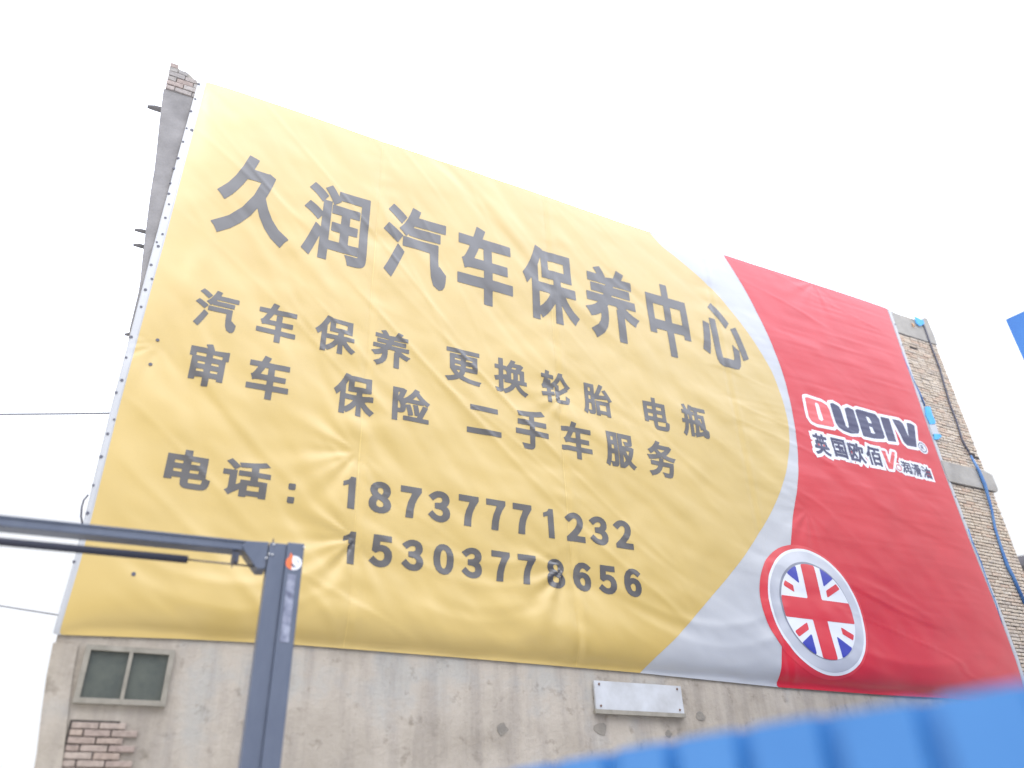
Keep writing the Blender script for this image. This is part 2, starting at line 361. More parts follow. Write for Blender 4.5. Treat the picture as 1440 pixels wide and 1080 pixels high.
def height(x, z):
    h = np.zeros_like(x)
    t = (z-3.76)/8.3
    # slack: the cloth hangs in diagonal creases from the upper left towards the lower right
    left = np.clip(1-(x+.6)/9.5, 0, 1)
    for ang, wl, ln, amp, sd, msk in ((-52, .42, 2.6, .030, 3, left*np.clip(1.15-t*.35, 0, 1)), (-38, .30, 2.2, .024, 5, np.clip(1.1-np.abs(x-4)/7, .1, 1)),
                                  (-60, .20, 1.6, .016, 8, np.clip(1.1-np.abs(x-3)/6, .1, 1)), (-24, .28, 1.8, .018, 9, np.clip(1-t*1.3, 0, 1)), (-15, .5, 3.0, .014, 14, np.clip(1-np.abs(x-6)/6, .15, 1))):
        a = R(ang)+.10*np.sin(x*.5+z*.3)
        u = x*math.cos(R(ang))+z*math.sin(R(ang)); v = -x*math.sin(R(ang))+z*math.cos(R(ang))
        u = u+.35*vnoise(x*.6, z*.6, sd+40)*2; v = v+.5*vnoise(x*.35, z*.35, sd+60)*2
        n = vnoise(u/ln+7, v/wl+3, sd); n2 = vnoise(u/ln+2.3, v/wl*1.7+9, sd+1)
        h += .62*amp*msk*(np.sign(n)*np.abs(n*2)**.8*.5+.35*n2)*1.15
    # thin sharp creases, long and nearly straight
    for ang, wl, ln, amp, sd, msk in ((-50, .55, 4.5, .013, 81, left), (-40, .60, 5.0, .012, 83, np.clip(1.05-np.abs(x-3.5)/6, .12, 1)), (-30, .5, 4.0, .010, 85, np.clip(1.2-t*1.6, 0, 1)*np.clip(1-np.abs(x-5)/8, .2, 1)), (-62, .6, 3.5, .009, 87, np.clip(t*1.3, 0, 1)*np.clip(1-np.abs(x-2)/4, .1, 1)), (-12, .35, 2.5, .006, 89, np.clip((x-7)/4, 0, 1))):
        u = x*math.cos(R(ang))+z*math.sin(R(ang)); v = -x*math.sin(R(ang))+z*math.cos(R(ang))
        v = v+.45*vnoise(x*.3+3, z*.3, sd+60)
        n = vnoise(u/ln+11, v/wl+5, sd); k = np.clip(vnoise(u/1.7, v/.9, sd+7)*2+.45, 0, 1)
        h += amp*msk*k*np.exp(-(n/.06)**2)
    # broad billow
    h += .028*vnoise(x/3.1+5, z/2.7+3, 21)+.016*vnoise(x/1.1, z/.9, 22)
    # swags hanging between fixings along the lower part
    for s0, s1, zt, am in ((-.6, 2.4, 5.0, .06), (2.3, 5.6, 5.6, .055), (5.6, 9.3, 5.1, .05), (9.2, 13.8, 4.8, .035)):
        u = (x-s0)/(s1-s0); m = np.clip(1-np.abs(u-.5)*2, 0, 1)
        sag = zt-1.1*4*u*(1-u)*.6
        for k in range(5):
            zc = sag-.24*k+.05*np.sin(3*u+k*1.7)
            h += .15*am*np.clip(m*2.2, 0, 1)*np.exp(-((z-zc)/.065)**2)*(1-.15*k)*(.5+.8*vnoise(u*2+k*3, z*0+k, 33))
    # star of creases around each fixing point in the field (nail heads)
    for (px, py, rr, am) in ((500, 640, 1.2, .016), (497, 762, 1.2, .024), (789, 800, 1.0, .018), (220, 488, .7, .02), (290, 125, 2.6, .04), (1140, 400, .9, .02), (790, 560, .9, .008), (1130, 720, 1.0, .008)):
        fx, fz = P(px, py); dx, dz = x-fx, z-fz; rad = np.sqrt(dx*dx+dz*dz)+1e-6; th = np.arctan2(dz, dx)
        w_ = np.exp(-(rad/rr)**2)*np.clip(rad/.15, 0, 1)
        h += .5*am*w_*(np.sin(th*9+2*np.sin(th*2+fx))+.5*np.sin(th*15+fx*5))*np.clip(.35+.65*(np.cos(th+2.4)), 0, 1)
        h -= .012*np.exp(-(rad/.28)**2)
    # fine horizontal weave tension lines towards the right part
    h += .006*vnoise(x/1.2, z/.07, 51)*np.clip((x-8)/4, 0, 1)*np.clip(t+.2, 0, 1)
    h += .008*vnoise(x/.35, z/.30, 52)
    # welded seams pinch the cloth
    for sx in SEAMS[:3]:
        h -= .009*np.exp(-((x-sx)/.045)**2); h += .006*np.exp(-((x-sx-.10)/.05)**2)
        h += .016*np.exp(-((x-sx)/.35)**2)*vnoise(x*0+sx, z/.22, int(sx*10) % 90)
    # hems: pulled flat at the left, top and right edges
    def edge(d, wd): return 1-np.exp(-np.clip(d, 0, None)/wd)
    zt_ = np.interp(x, txs, tzs); zb_ = np.interp(x, bxs, bzs)
    e_ = edge(x-xleft(z), .35)*edge(xright(z)+HEMR-x, .35)*(.45+.55*edge(zt_-z, .5))
    h = h*np.interp(z, [8, 10.5], [1, .72])
    h = .045+h*e_+.05*e_
    # bottom roll: the cloth bellies out, then turns back to the wall
    d = z-zb_
    h += .03*np.exp(-((d-.40)/.35)**2)*e_*(1+.8*vnoise(x/1.3, z*0, 71)) - .16*np.exp(-np.clip(d, 0, None)/.10)*edge(x-xleft(z), .3)
    return np.clip(h, .02, .5)
HG = height(GXX, GZZ)
def hsamp(x, z):
    x = np.asarray(x, float); z = np.asarray(z, float)
    u = np.clip((x-GX0)/(CELL/2), 0, len(gx)-1.001); v = np.clip((z-GZ0)/(CELL/2), 0, len(gz)-1.001)
    i = u.astype(int); j = v.astype(int); a = u-i; b = v-j
    return (HG[j, i]*(1-a)+HG[j, i+1]*a)*(1-b)+(HG[j+1, i]*(1-a)+HG[j+1, i+1]*a)*b
def fill(phi, xs, zs, layer, name):
    """mesh of the region phi > 0 on the grid xs, zs (marching squares), laid on the cloth"""
    nz, nx = phi.shape; vid = {}; V = []; Fc = []
    def corner(j, i):
        k = (j, i, 0)
        if k not in vid: vid[k] = len(V); V.append((xs[i], zs[j]))
        return vid[k]
    def cut(j0, i0, j1, i1):
        if (j1, i1) < (j0, i0): j0, i0, j1, i1 = j1, i1, j0, i0
        k = (j0, i0, j1, i1)
        if k not in vid:
            a, b = phi[j0, i0], phi[j1, i1]; t = min(max(a/(a-b), .02), .98); vid[k] = len(V)
            V.append((xs[i0]+t*(xs[i1]-xs[i0]), zs[j0]+t*(zs[j1]-zs[j0])))
        return vid[k]
    ins = phi > 0
    cells = ins[:-1, :-1].astype(int)+ins[:-1, 1:]+ins[1:, 1:]+ins[1:, :-1]
    for j, i in zip(*np.nonzero(cells)):
        c = [(j, i), (j, i+1), (j+1, i+1), (j+1, i)]
        if cells[j, i] == 4: Fc.append(tuple(corner(*q) for q in c)); continue
        poly = []
        for k in range(4):
            a, b = c[k], c[(k+1) % 4]
            if ins[a]: poly.append(corner(*a))
            if ins[a] != ins[b]: poly.append(cut(*a, *b))
        if len(poly) > 2: Fc.append(tuple(poly))
    V = np.array(V)
    if not len(V): return None
    H = hsamp(V[:, 0], V[:, 1])
    me = bpy.data.meshes.new(name)
    me.from_pydata([(x, -h-layer*.002, z) for (x, z), h in zip(V.tolist(), H.tolist())], [], Fc)
    me.polygons.foreach_set('use_smooth', [True]*len(me.polygons)); me.update(); return me
def inside(polys, X, Z):
    ins = np.zeros(X.shape, bool)
    for poly in polys:
        n = len(poly)
        for k in range(n):
            (x0, z0), (x1, z1) = poly[k], poly[(k+1) % n]
            if z0 == z1: continue
            c = ((z0 > Z) != (z1 > Z)) & (X < (x1-x0)*(Z-z0)/(z1-z0)+x0); ins ^= c
    return ins
def sdf(polys, X, Z):
    d = np.full(X.shape, 1e9)
    for poly in polys:
        n = len(poly)
        for k in range(n):
            (x0, z0), (x1, z1) = poly[k], poly[(k+1) % n]; dx, dz = x1-x0, z1-z0; L = dx*dx+dz*dz+1e-12
            t = np.clip(((X-x0)*dx+(Z-z0)*dz)/L, 0, 1); d = np.minimum(d, (X-x0-t*dx)**2+(Z-z0-t*dz)**2)
    d = np.sqrt(d); return np.where(inside(polys, X, Z), d, -d)
def grid(x0, x1, z0, z1, c):
    xs = np.arange(x0, x1+c, c); zs = np.arange(z0, z1+c, c); X, Z = np.meshgrid(xs, zs); return xs, zs, X, Z

banner = empty('banner', (XL, -.05, bzs[0]), label='huge yellow, white and red banner with Chinese lettering stretched over the side wall', cat='banner')
def bpart(name, me, m, par=None):
    return part(name, par or banner, me, m)
def clip_cloth(X, Z, l=0, r=0):
    zt_ = np.interp(X, txs, tzs); zb_ = np.interp(X, bxs, bzs)
    return np.minimum(np.minimum(X-xleft(Z)-l, xright(Z)+HEMR-r-X), np.minimum(zt_-Z, Z-zb_))
xs, zs, X, Z = gx, gz, GXX, GZZ
base = clip_cloth(X, Z)
bpart('cloth', fill(base, xs, zs, 0, 'cloth'), M['white'])
def curve(pts, n=8):
    """Catmull-Rom through points"""
    out = []; p = [pts[0]]+list(pts)+[pts[-1]]
    for i in range(1, len(p)-2):
        for k in range(n):
            t = k/n; a, b, c, d = (np.array(p[i+q]) for q in (-1, 0, 1, 2))
            out.append(tuple(.5*(2*b+(c-a)*t+(2*a-5*b+4*c-d)*t*t+(3*b-a-3*c+d)*t**3)))
    out.append(tuple(pts[-1])); return out
ye = curve([P(*q) for q in ((905, 322), (918, 339), (930, 352), (946, 365), (976, 391), (1007, 421), (1040, 463), (1065, 500), (1082, 530), (1096, 568), (1104, 605), (1104, 640), (1096, 680), (1080, 722), (1050, 772), (1020, 812), (990, 847), (950, 893), (915, 928), (893, 955))])
yel = [(-3, 14), (ye[0][0]-.1, 14)]+ye+[(ye[-1][0]-.2, 2), (-3, 2)]
hemw = np.interp(Z, [4, 9], [.055, .115])
bpart('yellow_field', fill(np.minimum(np.minimum(sdf([yel], X, Z), clip_cloth(X, Z)), X-xleft(Z)-hemw), xs, zs, 1, 'yellow_field'), M['yellow'])
re_ = curve([P(*q) for q in ((1010, 352), (1016, 365), (1028, 385), (1047, 418), (1068, 461), (1085, 500), (1099, 539), (1109, 582), (1115, 622), (1117, 655), (1115, 690), (1111, 720), (1108, 745), (1105, 790), (1099, 840), (1093, 900), (1091, 958), (1090, 990))])
redp = [(40, 14), (re_[0][0], 14)]+re_+[(re_[-1][0], 2), (40, 2)]
bpart('red_field', fill(np.minimum(sdf([redp], X, Z), clip_cloth(X, Z, 0, HEMR)), xs, zs, 1, 'red_field'), M['red'])
# seams: thin welded lines running down the cloth
for sx in SEAMS[:2]:
    xs_, zs_, X_, Z_ = grid(sx-.05, sx+.05, GZ0+.2, GZ1-.2, .025)
    bpart('seam', fill(np.minimum(.010-np.abs(X_-sx+.01*np.sin(Z_)), clip_cloth(X_, Z_)), xs_, zs_, 2, 'seam'), M['stitch'])
# hem folds: doubled cloth along the left and right edges, with eyelets
for side in (0, 1):
    xs_, zs_, X_, Z_ = grid(*((-1.0, .0) if side == 0 else (13.4, 15.0)), GZ0+.2, GZ1-.2, .04)
    ph = np.minimum(X_-xleft(Z_)-.012, xleft(Z_)+np.interp(Z_, [4, 9], [.045, .10])-X_) if side == 0 else np.minimum(X_-xright(Z_)-.02, xright(Z_)+HEMR-.01-X_)
    bpart('hem', fill(np.minimum(ph, clip_cloth(X_, Z_)), xs_, zs_, 2, 'hem'), M['white'])
def disc(x, z, r, name, m, sq=1.0, n=9, layer=4):
    h = float(hsamp(x, z)); b = MB()
    b.tube([(x, -h+.01, z), (x, -h-.010, z)], r, n)
    return bpart(name, b.mesh(), m)
for q in ((279, 122), (274, 143), (268, 160), (262, 184), (257, 203), (250, 226), (244, 240), (239, 261), (237, 276), (237, 291), (232, 310), (228, 333), (220, 344), (222, 350), (212, 376), (213, 396), (204, 411), (198, 435), (184, 477), (177, 506), (171, 538), (163, 555), (160, 593), (151, 613), (142, 645), (131, 685), (123, 724), (113, 760), (104, 792)):
    x_, z_ = P(*q); disc(x_+.0, z_, random.uniform(.013, .020), 'eyelet', M['eyelet'])
for q in ((1256, 458), (1266, 487), (1283, 540), (1292, 566), (1340, 700), (1352, 730), (1366, 765), (1377, 792), (1384, 815), (1394, 840)):
    x_, z_ = P(*q); disc(x_, z_, .018, 'eyelet', M['eyelet'])
for q in ((221, 482), (211, 516), (269, 187), (187, 811)):
    x_, z_ = P(*q); disc(x_, z_, .022, 'fixing_nail', M['eyelet'])

# ------------------------------------------------------------------ lettering
_gl = {}
def glyph(ch):
    """outline edges of a glyph of Blender's built-in font, height 1"""
    if ch == chr(0xFF11): return ONE
    if ch in _gl: return _gl[ch]
    c = bpy.data.curves.new('glyph', 'FONT'); c.body = ch; c.size = 1; c.resolution_u = 4; c.dimensions = '2D'
    o = bpy.data.objects.new('glyph', c); COL.objects.link(o)
    dg = bpy.context.evaluated_depsgraph_get(); me = o.evaluated_get(dg).to_mesh()
    v = np.array([tuple(q.co)[:2] for q in me.vertices]); he = {}
    for p in me.polygons:
        vs = list(p.vertices); ar = sum(v[vs[i]][0]*v[vs[(i+1) % len(vs)]][1]-v[vs[(i+1) % len(vs)]][0]*v[vs[i]][1] for i in range(len(vs)))
        if abs(ar) < 1e-12: ar = 1
        if ar < 0: vs.reverse()
        for i in range(len(vs)): he[(vs[i], vs[(i+1) % len(vs)])] = 1
    nxt = {}
    for a, b in he:
        if (b, a) not in he: nxt.setdefault(a, []).append(b)
    loops = []
    while nxt:
        a0 = next(iter(nxt)); lp_ = [a0]; a = a0
        while a in nxt:
            b = nxt[a].pop()
            if not nxt[a]: del nxt[a]
            if b == a0: break
            lp_.append(b); a = b
        P_ = [v[i] for i in lp_]; Q = []
        for q in P_:
            if not Q or np.hypot(*(q-Q[-1])) > 1e-4: Q.append(q)
        if len(Q) > 1 and np.hypot(*(Q[0]-Q[-1])) < 1e-4: Q.pop()
        if len(Q) > 2: loops.append(np.array(Q))
    o.evaluated_get(dg).to_mesh_clear(); bpy.data.objects.remove(o); bpy.data.curves.remove(c)
    _gl[ch] = loops; return loops
ONE = [np.array([(.18, 0), (.32, 0), (.32, .76), (.22, .76), (.17, .68), (.06, .63), (.06, .53), (.18, .585)])]
def glyph_phi(loops, X, Z, off, asp=(1, 1)):
    """emboldened glyph: every outline moved outwards with mitred corners, filled by winding number"""
    wn = np.zeros(X.shape, int); d = np.full(X.shape, 1e9)
    for Q in loops:
        n = len(Q); e_ = np.roll(Q, -1, 0)-Q; L = np.hypot(e_[:, 0], e_[:, 1])[:, None]; e_ = e_/L
        nr = np.stack([e_[:, 1], -e_[:, 0]], 1); n0 = np.roll(nr, 1, 0)
        m_ = n0+nr; den = np.maximum((m_*m_).sum(1, keepdims=True)/2, .28)
        W = Q+m_/den*off*np.array(asp)
        for k in range(n):
            (x0, z0), (x1, z1) = W[k], W[(k+1) % n]; dx, dz = x1-x0, z1-z0
            cr = dx*(Z-z0)-dz*(X-x0)
            wn += ((z0 <= Z) & (z1 > Z) & (cr > 0)).astype(int)-((z0 > Z) & (z1 <= Z) & (cr < 0)).astype(int)
            t = np.clip(((X-x0)*dx+(Z-z0)*dz)/(dx*dx+dz*dz+1e-12), 0, 1); np.minimum(d, (X-x0-t*dx)**2+(Z-z0-t*dz)**2, out=d)
    d = np.sqrt(d)+1e-7
    return np.where(wn > 0, d, -d)
def put_glyph(ch, box, off, mat_, par, name='character', layer=3, res=72, p=4, asp=(1, 1), slant=0):
    """box = (x0, x1, z0, z1) of the finished glyph on the wall, metres"""
    seg = glyph(ch); mn = np.concatenate(seg).min(0)-off*np.array(asp); mx_ = np.concatenate(seg).max(0)+off*np.array(asp)
    m_ = .03; gx_ = np.linspace(mn[0]-m_, mx_[0]+m_, res); gz_ = np.linspace(mn[1]-m_, mx_[1]+m_, res)
    X_, Z_ = np.meshgrid(gx_, gz_); phi = glyph_phi(seg, X_, Z_, off, asp)
    sx_ = (box[1]-box[0])/(mx_[0]-mn[0]); sz_ = (box[3]-box[2])/(mx_[1]-mn[1])
    me = fill(phi, box[0]+(gx_-mn[0])*sx_, box[2]+(gz_-mn[1])*sz_, layer, name)
    return bpart(name, me, mat_, par)
def boxpx(L, Rr, T, B): return (P(*L)[0], P(*Rr)[0], P(*B)[1], P(*T)[1])
def line(name, label):
    o = bpy.data.objects.new(name, None); COL.objects.link(o); o.parent = banner; o['label'] = label; return o
title = line('title_line', 'large grey-black title characters across the top of the banner')
TB = [('久', (294,325), (401.7,341), (345,225), (388,353)), ('润', (420,347), (519,289), (447,262), (502,383)), ('汽', (534,385), (624,392), (552,290), (616,414)),
      ('车', (640,392), (718,419), (672,326), (684,434)), ('保', (732,393), (810.5,456), (745,348), (788,462)), ('养', (822,444), (893.6,457), (838.6,379), (874,487)),
      ('中', (903,418), (967.6,482), (929,405), (944,506)), ('心', (985,495), (1047,506), (1000.6,432), (1037,525.5))]
for ch, *q in TB: put_glyph(ch, boxpx(*q), .029 if ch == '润' else .034, M['black'], title, res=110, asp=(1, .85))
l2 = line('service_line', 'first line of services in smaller characters below the title')
for ch, *q in [('汽', (268,459), (336,430), (287,411), (325,475)), ('车', (358,467), (417,450), (388,433), (388,488)), ('保', (441,470), (497,485), (457,449), (493,507)),
      ('养', (521,483), (573,510), (538,469), (553,523)), ('更', (623,533), (672,507), (630,493), (667,548)), ('换', (691,514), (738,554), (701,508), (735,563)),
      ('轮', (756,529), (799,572), (764,525), (797,576)), ('胎', (817,580), (857,584), (820,541), (854,592)), ('电', (899,567), (937,602), (912,563), (930,610)), ('瓶', (951,575), (993.5,621), (965,573), (991,622))]:
    put_glyph(ch, boxpx(*q), .033, M['black'], l2, asp=(1, .75), res=90)
l3 = line('service_line', 'second line of services beginning at the left edge')
for ch, *q in [('审', (259,533), (322,503), (293,489), (283,548)), ('车', (344,543), (407,523), (380,508), (373,567)), ('保', (467,555), (523,567), (483,529), (502,590)),
      ('险', (547,597), (601,573), (555,547), (598,604)), ('二', (653,607), (701,618), (658.5,573), (700,620)), ('手', (721,611), (767,618), (745,581), (741.5,636)),
      ('车', (786,632), (828,641), (805,599), (810,650)), ('服', (848,656), (890,665), (852,611), (888,665)), ('务', (906,647), (945,654), (918.5,624), (935,676))]:
    put_glyph(ch, boxpx(*q), .036, M['black'], l3, asp=(1, .78), res=90)
l4 = line('phone_line', 'the word for telephone and the first number')
for ch, *q in [('电', (228,677), (292,690), (263,637), (290,695)), ('话', (313,663), (382,653), (323,648), (370,707))]: put_glyph(ch, boxpx(*q), .040, M['black'], l4, asp=(1, .85), res=90)
for a, b, c, d in (((403,690), (413,690), (408,684.5), (408,693.5)), ((401,707), (411,707), (406,703), (406,712))):
    bx_ = boxpx(a, b, c, d); xs_, zs_, X_, Z_ = grid(bx_[0]-.03, bx_[1]+.03, bx_[2]-.03, bx_[3]+.03, .015)
    bpart('colon_dot', fill(sdf([[(bx_[0], bx_[2]), (bx_[1], bx_[2]), (bx_[1], bx_[3]), (bx_[0], bx_[3])]], X_, Z_), xs_, zs_, 3, 'colon_dot'), M['black'], l4)
def digits(txt, cs, z0, z1, par):
    z0, z1 = z0-.015, z1+.02
    for ch, (px, py) in zip(txt, cs):
        x_, _ = P(px/2.769+440, py/2.769+560)
        wd = {'1': .54, '7': .96}.get(ch, 1.0)*(z1-z0)*.69
        if ch == '1': x_ -= .0
        put_glyph(chr(0xFF10+int(ch)), (x_-wd/2, x_+wd/2, z0, z1), .010 if ch == '1' else .060, M['black'], par, name='digit', p=2, res=72, asp=(1.15, .78))
digits('18737771232', ((130,390), (252,402), (372,415), (482,438), (595,452), (700,468), (803,485), (905,505), (1008,520), (1100,533), (1195,550)), P(490,719)[1], P(498,678.5)[1], l4)
l5 = line('phone_line', 'the second telephone number')
digits('15303778656', ((130,592), (255,605), (377,623), (497,638), (608,655), (718,665), (820,680), (933,695), (1035,707), (1133,720), (1228,733)), P(487,795)[1], P(498,755)[1], l5)

# ---- logo: letters traced in wall coordinates, white outline below, dark or red face above
def zp(pts, ox=1110, oy=540, s=7.579): return [P(ox+a/s, oy+b/s) for a, b in pts]
logo = line('logo', 'OUBIV logotype with white outlines on the red field')
O_out = zp([(122,168), (150,165), (300,215), (360,255), (385,300), (440,470), (425,490), (250,455), (195,425), (165,375), (125,190)])
O_in = zp([(238,225), (265,240), (318,405), (300,418), (275,400), (235,245)])
U = zp([(385,232), (420,228), (480,262), (505,300), (560,470), (578,490), (590,485), (540,285), (580,272), (640,300), (655,340), (705,520), (690,560), (610,555), (530,525), (480,490), (450,440)])
Bq = zp([(655,300), (680,290), (870,345), (915,400), (935,470), (975,590), (960,615), (860,610), (740,585)])
B_in1 = zp([(775,372), (805,385), (832,445), (800,440)])
B_in2 = zp([(805,480), (835,490), (868,555), (830,548)])
I_ = zp([(920,372), (1020,390), (1100,645), (1005,635)])
V_ = zp([(1045,392), (1130,410), (1170,445), (1228,580), (1205,432), (1255,440), (1295,465), (1320,700), (1215,680), (1180,645)])
allp = [O_out, U, Bq, I_, V_]
xmn = min(p[0] for q in allp for p in q)-.2; xmx = max(p[0] for q in allp for p in q)+.2; zmn = min(p[1] for q in allp for p in q)-.2; zmx = max(p[1] for q in allp for p in q)+.2
xs_, zs_, X_, Z_ = grid(xmn, xmx, zmn, zmx, .014)
ph = np.max([sdf([q], X_, Z_) for q in allp], 0)
OF = .062
inner = sdf([O_in], X_, Z_)
bpart('logo_outline', fill(ph+OF, xs_, zs_, 2, 'logo_outline'), M['flagwhite'], logo)
bpart('letter', fill(np.minimum(sdf([O_out], X_, Z_), -inner)-.005, xs_, zs_, 3, 'letter'), M['redbright'], logo)
for q, holes in ((U, []), (Bq, [B_in1, B_in2]), (I_, []), (V_, [])):
    f_ = sdf([q], X_, Z_)
    for h_ in holes: f_ = np.minimum(f_, -sdf([h_], X_, Z_))
    bpart('letter', fill(f_-.005, xs_, zs_, 3, 'letter'), M['navy'], logo)
# registered mark
rx, rz = P(1292, 632); xs_, zs_, X_, Z_ = grid(rx-.2, rx+.2, rz-.2, rz+.2, .014); rd = np.hypot(X_-rx, (Z_-rz))
bpart('mark_disc', fill(.14-rd, xs_, zs_, 2, 'mark_disc'), M['flagwhite'], logo)
bpart('mark_ring', fill(.010-np.abs(rd-.10), xs_, zs_, 3, 'mark_ring'), M['navy'], logo)
put_glyph('R', (rx-.045, rx+.045, rz-.055, rz+.055), .02, M['navy'], logo, name='letter', res=30)
# second row: small characters with a white halo
def zq(a, b): return (1130+a/7.579, 600+b/7.579)
sub_ = line('logo_text', 'small navy characters with white halo and a red V under the logotype')
for ch, L, Rr, T, B in [('英', (78,240), (245,300), (130,105), (170,330)), ('国', (268,240), (418,300), (300,150), (360,355)), ('欧', (440,290), (615,370), (520,205), (560,410)), ('佰', (625,330), (790,400), (700,245), (740,445)),
        ('润', (1005,470), (1105,490), (1050,400), (1060,520)), ('滑', (1118,490), (1215,520), (1165,425), (1170,550)), ('油', (1228,520), (1325,550), (1285,455), (1290,575))]:
    bx_ = boxpx(zq(*L), zq(*Rr), zq(*T), zq(*B)); big = ch in '英国欧佰'
    hz = .065 if big else .05
    seg = glyph(ch); mn = np.concatenate(seg).min(0); mx_ = np.concatenate(seg).max(0)
    k = (bx_[1]-bx_[0])/(mx_[0]-mn[0]); oh = hz/k
    b2 = (bx_[0]-hz*1.0, bx_[1]+hz*1.0, bx_[2]-hz, bx_[3]+hz)
    put_glyph(ch, b2, oh, M['flagwhite'], sub_, name='halo', layer=2, res=48, p=2)
    put_glyph(ch, bx_, .030 if big else .022, M['navy'], sub_, layer=4, res=64)
Vr = [P(*zq(*q)) for q in ((775,280), (820,290), (868,420), (888,290), (925,300), (905,480), (860,475), (845,440))]
xs_, zs_, X_, Z_ = grid(min(p[0] for p in Vr)-.15, max(p[0] for p in Vr)+.15, min(p[1] for p in Vr)-.15, max(p[1] for p in Vr)+.15, .014)
pv = sdf([Vr], X_, Z_); bpart('halo', fill(pv+.055, xs_, zs_, 3, 'halo'), M['flagwhite'], sub_); bpart('letter', fill(pv, xs_, zs_, 4, 'letter'), M['redbright'], sub_)
rx, rz = P(*zq(968, 460)); xs_, zs_, X_, Z_ = grid(rx-.15, rx+.15, rz-.15, rz+.15, .012); rd = np.hypot(X_-rx, Z_-rz)
bpart('mark_disc', fill(.10-rd, xs_, zs_, 2, 'mark_disc'), M['flagwhite'], sub_); bpart('mark_ring', fill(.009-np.abs(rd-.06), xs_, zs_, 4, 'mark_ring'), M['redbright'], sub_)

# ---- round flag emblem
ex0 = P(1074.5, 829)[0]; ex1 = P(1212, 884)[0]; ez1 = P(1119, 776)[1]; ez0 = P(1177, 949)[1]
ecx, ecz, ea, eb = 9.62, 4.91, .935, .965
emb = line('flag_emblem', 'round silver-rimmed flag emblem')
xs_, zs_, X_, Z_ = grid(ecx-ea*1.25, ecx+ea*1.25, ecz-eb*1.2, ecz+eb*1.2, .022)
U_ = (X_-ecx)/ea; V2_ = (Z_-ecz)/eb; rr_ = np.hypot(U_, V2_)
Ub = (X_-ecx+.06*ea)/(ea*1.12); Vb = (Z_-ecz-.0*eb)/(eb*1.07)
bpart('red_rim', fill((1-np.hypot(Ub, Vb))*ea, xs_, zs_, 2, 'red_rim'), M['redbright'], emb)
wb = np.minimum((1-np.hypot((X_-ecx+.075*ea)/(ea*1.17), (Z_-ecz)/(eb*1.10)))*ea, .5*(ecx+.2-X_))
bpart('white_rim', fill(np.minimum((1.012-rr_)*ea, 1), xs_, zs_, 3, 'white_rim'), M['flagwhite'], emb)
bpart('silver_ring', fill((.965-rr_)*ea, xs_, zs_, 4, 'silver_ring'), M['silver'], emb)
bpart('inner_rim', fill((.785-rr_)*ea, xs_, zs_, 5, 'inner_rim'), M['darkrim'], emb)
r2_ = np.hypot((U_-.015), V2_+.015)
fd = (.765-r2_)*ea
bpart('flag_ground', fill(fd, xs_, zs_, 6, 'flag_ground'), M['flagwhite'], emb)
cross = np.maximum(.155-np.abs(U_+.0), .170-np.abs(V2_-.0))*ea
bpart('flag_cross', fill(np.minimum(cross, fd), xs_, zs_, 7, 'flag_cross'), M['redbright'], emb)
for sx in (-1, 1):
    for sz in (-1, 1):
        a_, b__ = U_*sx, V2_*sz
        tri = np.minimum(np.minimum(a_-.27, (b__-.40-.62*(a_-.27))*.85), fd/ea)
        bpart('flag_triangle', fill(tri*ea, xs_, zs_, 7, 'flag_triangle'), M['blueflag'], emb)
        dg_ = (b__-.30-.52*(a_-.34)) if sx*sz > 0 else (b__-.30-.44*(a_-.42))
        st = np.minimum(np.minimum(.050-np.abs(dg_)*.88, a_-(.30 if sx*sz > 0 else .42)), fd/ea-.03)
        bpart('flag_stripe', fill(st*ea, xs_, zs_, 7, 'flag_stripe'), M['redbright'], emb)

# ------------------------------------------------------------------ ragged blue strips behind the right edge of the banner
def strip(pts, name_label):
    poly = [P(*q) for q in pts]; o = link('plastic_strip', MB().prism(poly, -.075, -.062).mesh(), M['bluetape'])
    return tag(o, name_label, 'plastic strip', 'blue plastic strips showing behind the banner edge')
strip(((1297,574), (1304,574), (1307,585), (1311,594), (1311,598), (1304,599), (1298,586)), 'tall bright blue plastic strip sticking out behind the banner edge beside the logo')
strip(((1309,612), (1318,613), (1320,616), (1315,620), (1310,620)), 'short turquoise plastic tab sticking out behind the banner edge below the tall blue strip')
o = link('pale_plastic_sheet', MB().prism([P(*q) for q in ((1303,599), (1312,599), (1317,613), (1307,613))], -.070, -.055).mesh(), M['white'])
tag(o, 'white scrap of plastic sheet between the two blue plastic strips at the banner edge', 'plastic sheet')
strip(((1282,447), (1295,453), (1296,458), (1290,461), (1285,457)), 'light blue plastic wrapped over the top of the wall at the right corner')
# thin blue cords beside the right hem
for pts, lb in ((((1264,497), (1270,512), (1280,535), (1290,555), (1297,572)), 'thin blue cord running down beside the upper right banner hem'),
                (((1357,745), (1363,765), (1374,790), (1384,820), (1395,848), (1404,880)), 'thin blue cord running down beside the lower right banner hem')):
    p3 = [(P(*q)[0]+.02, -.05, P(*q)[1]) for q in pts]
    tag(link('cord', MB().tube(p3, .017, 6).mesh(smooth=True), M['bluecable']), lb, 'cord', 'cords by the banner hem')
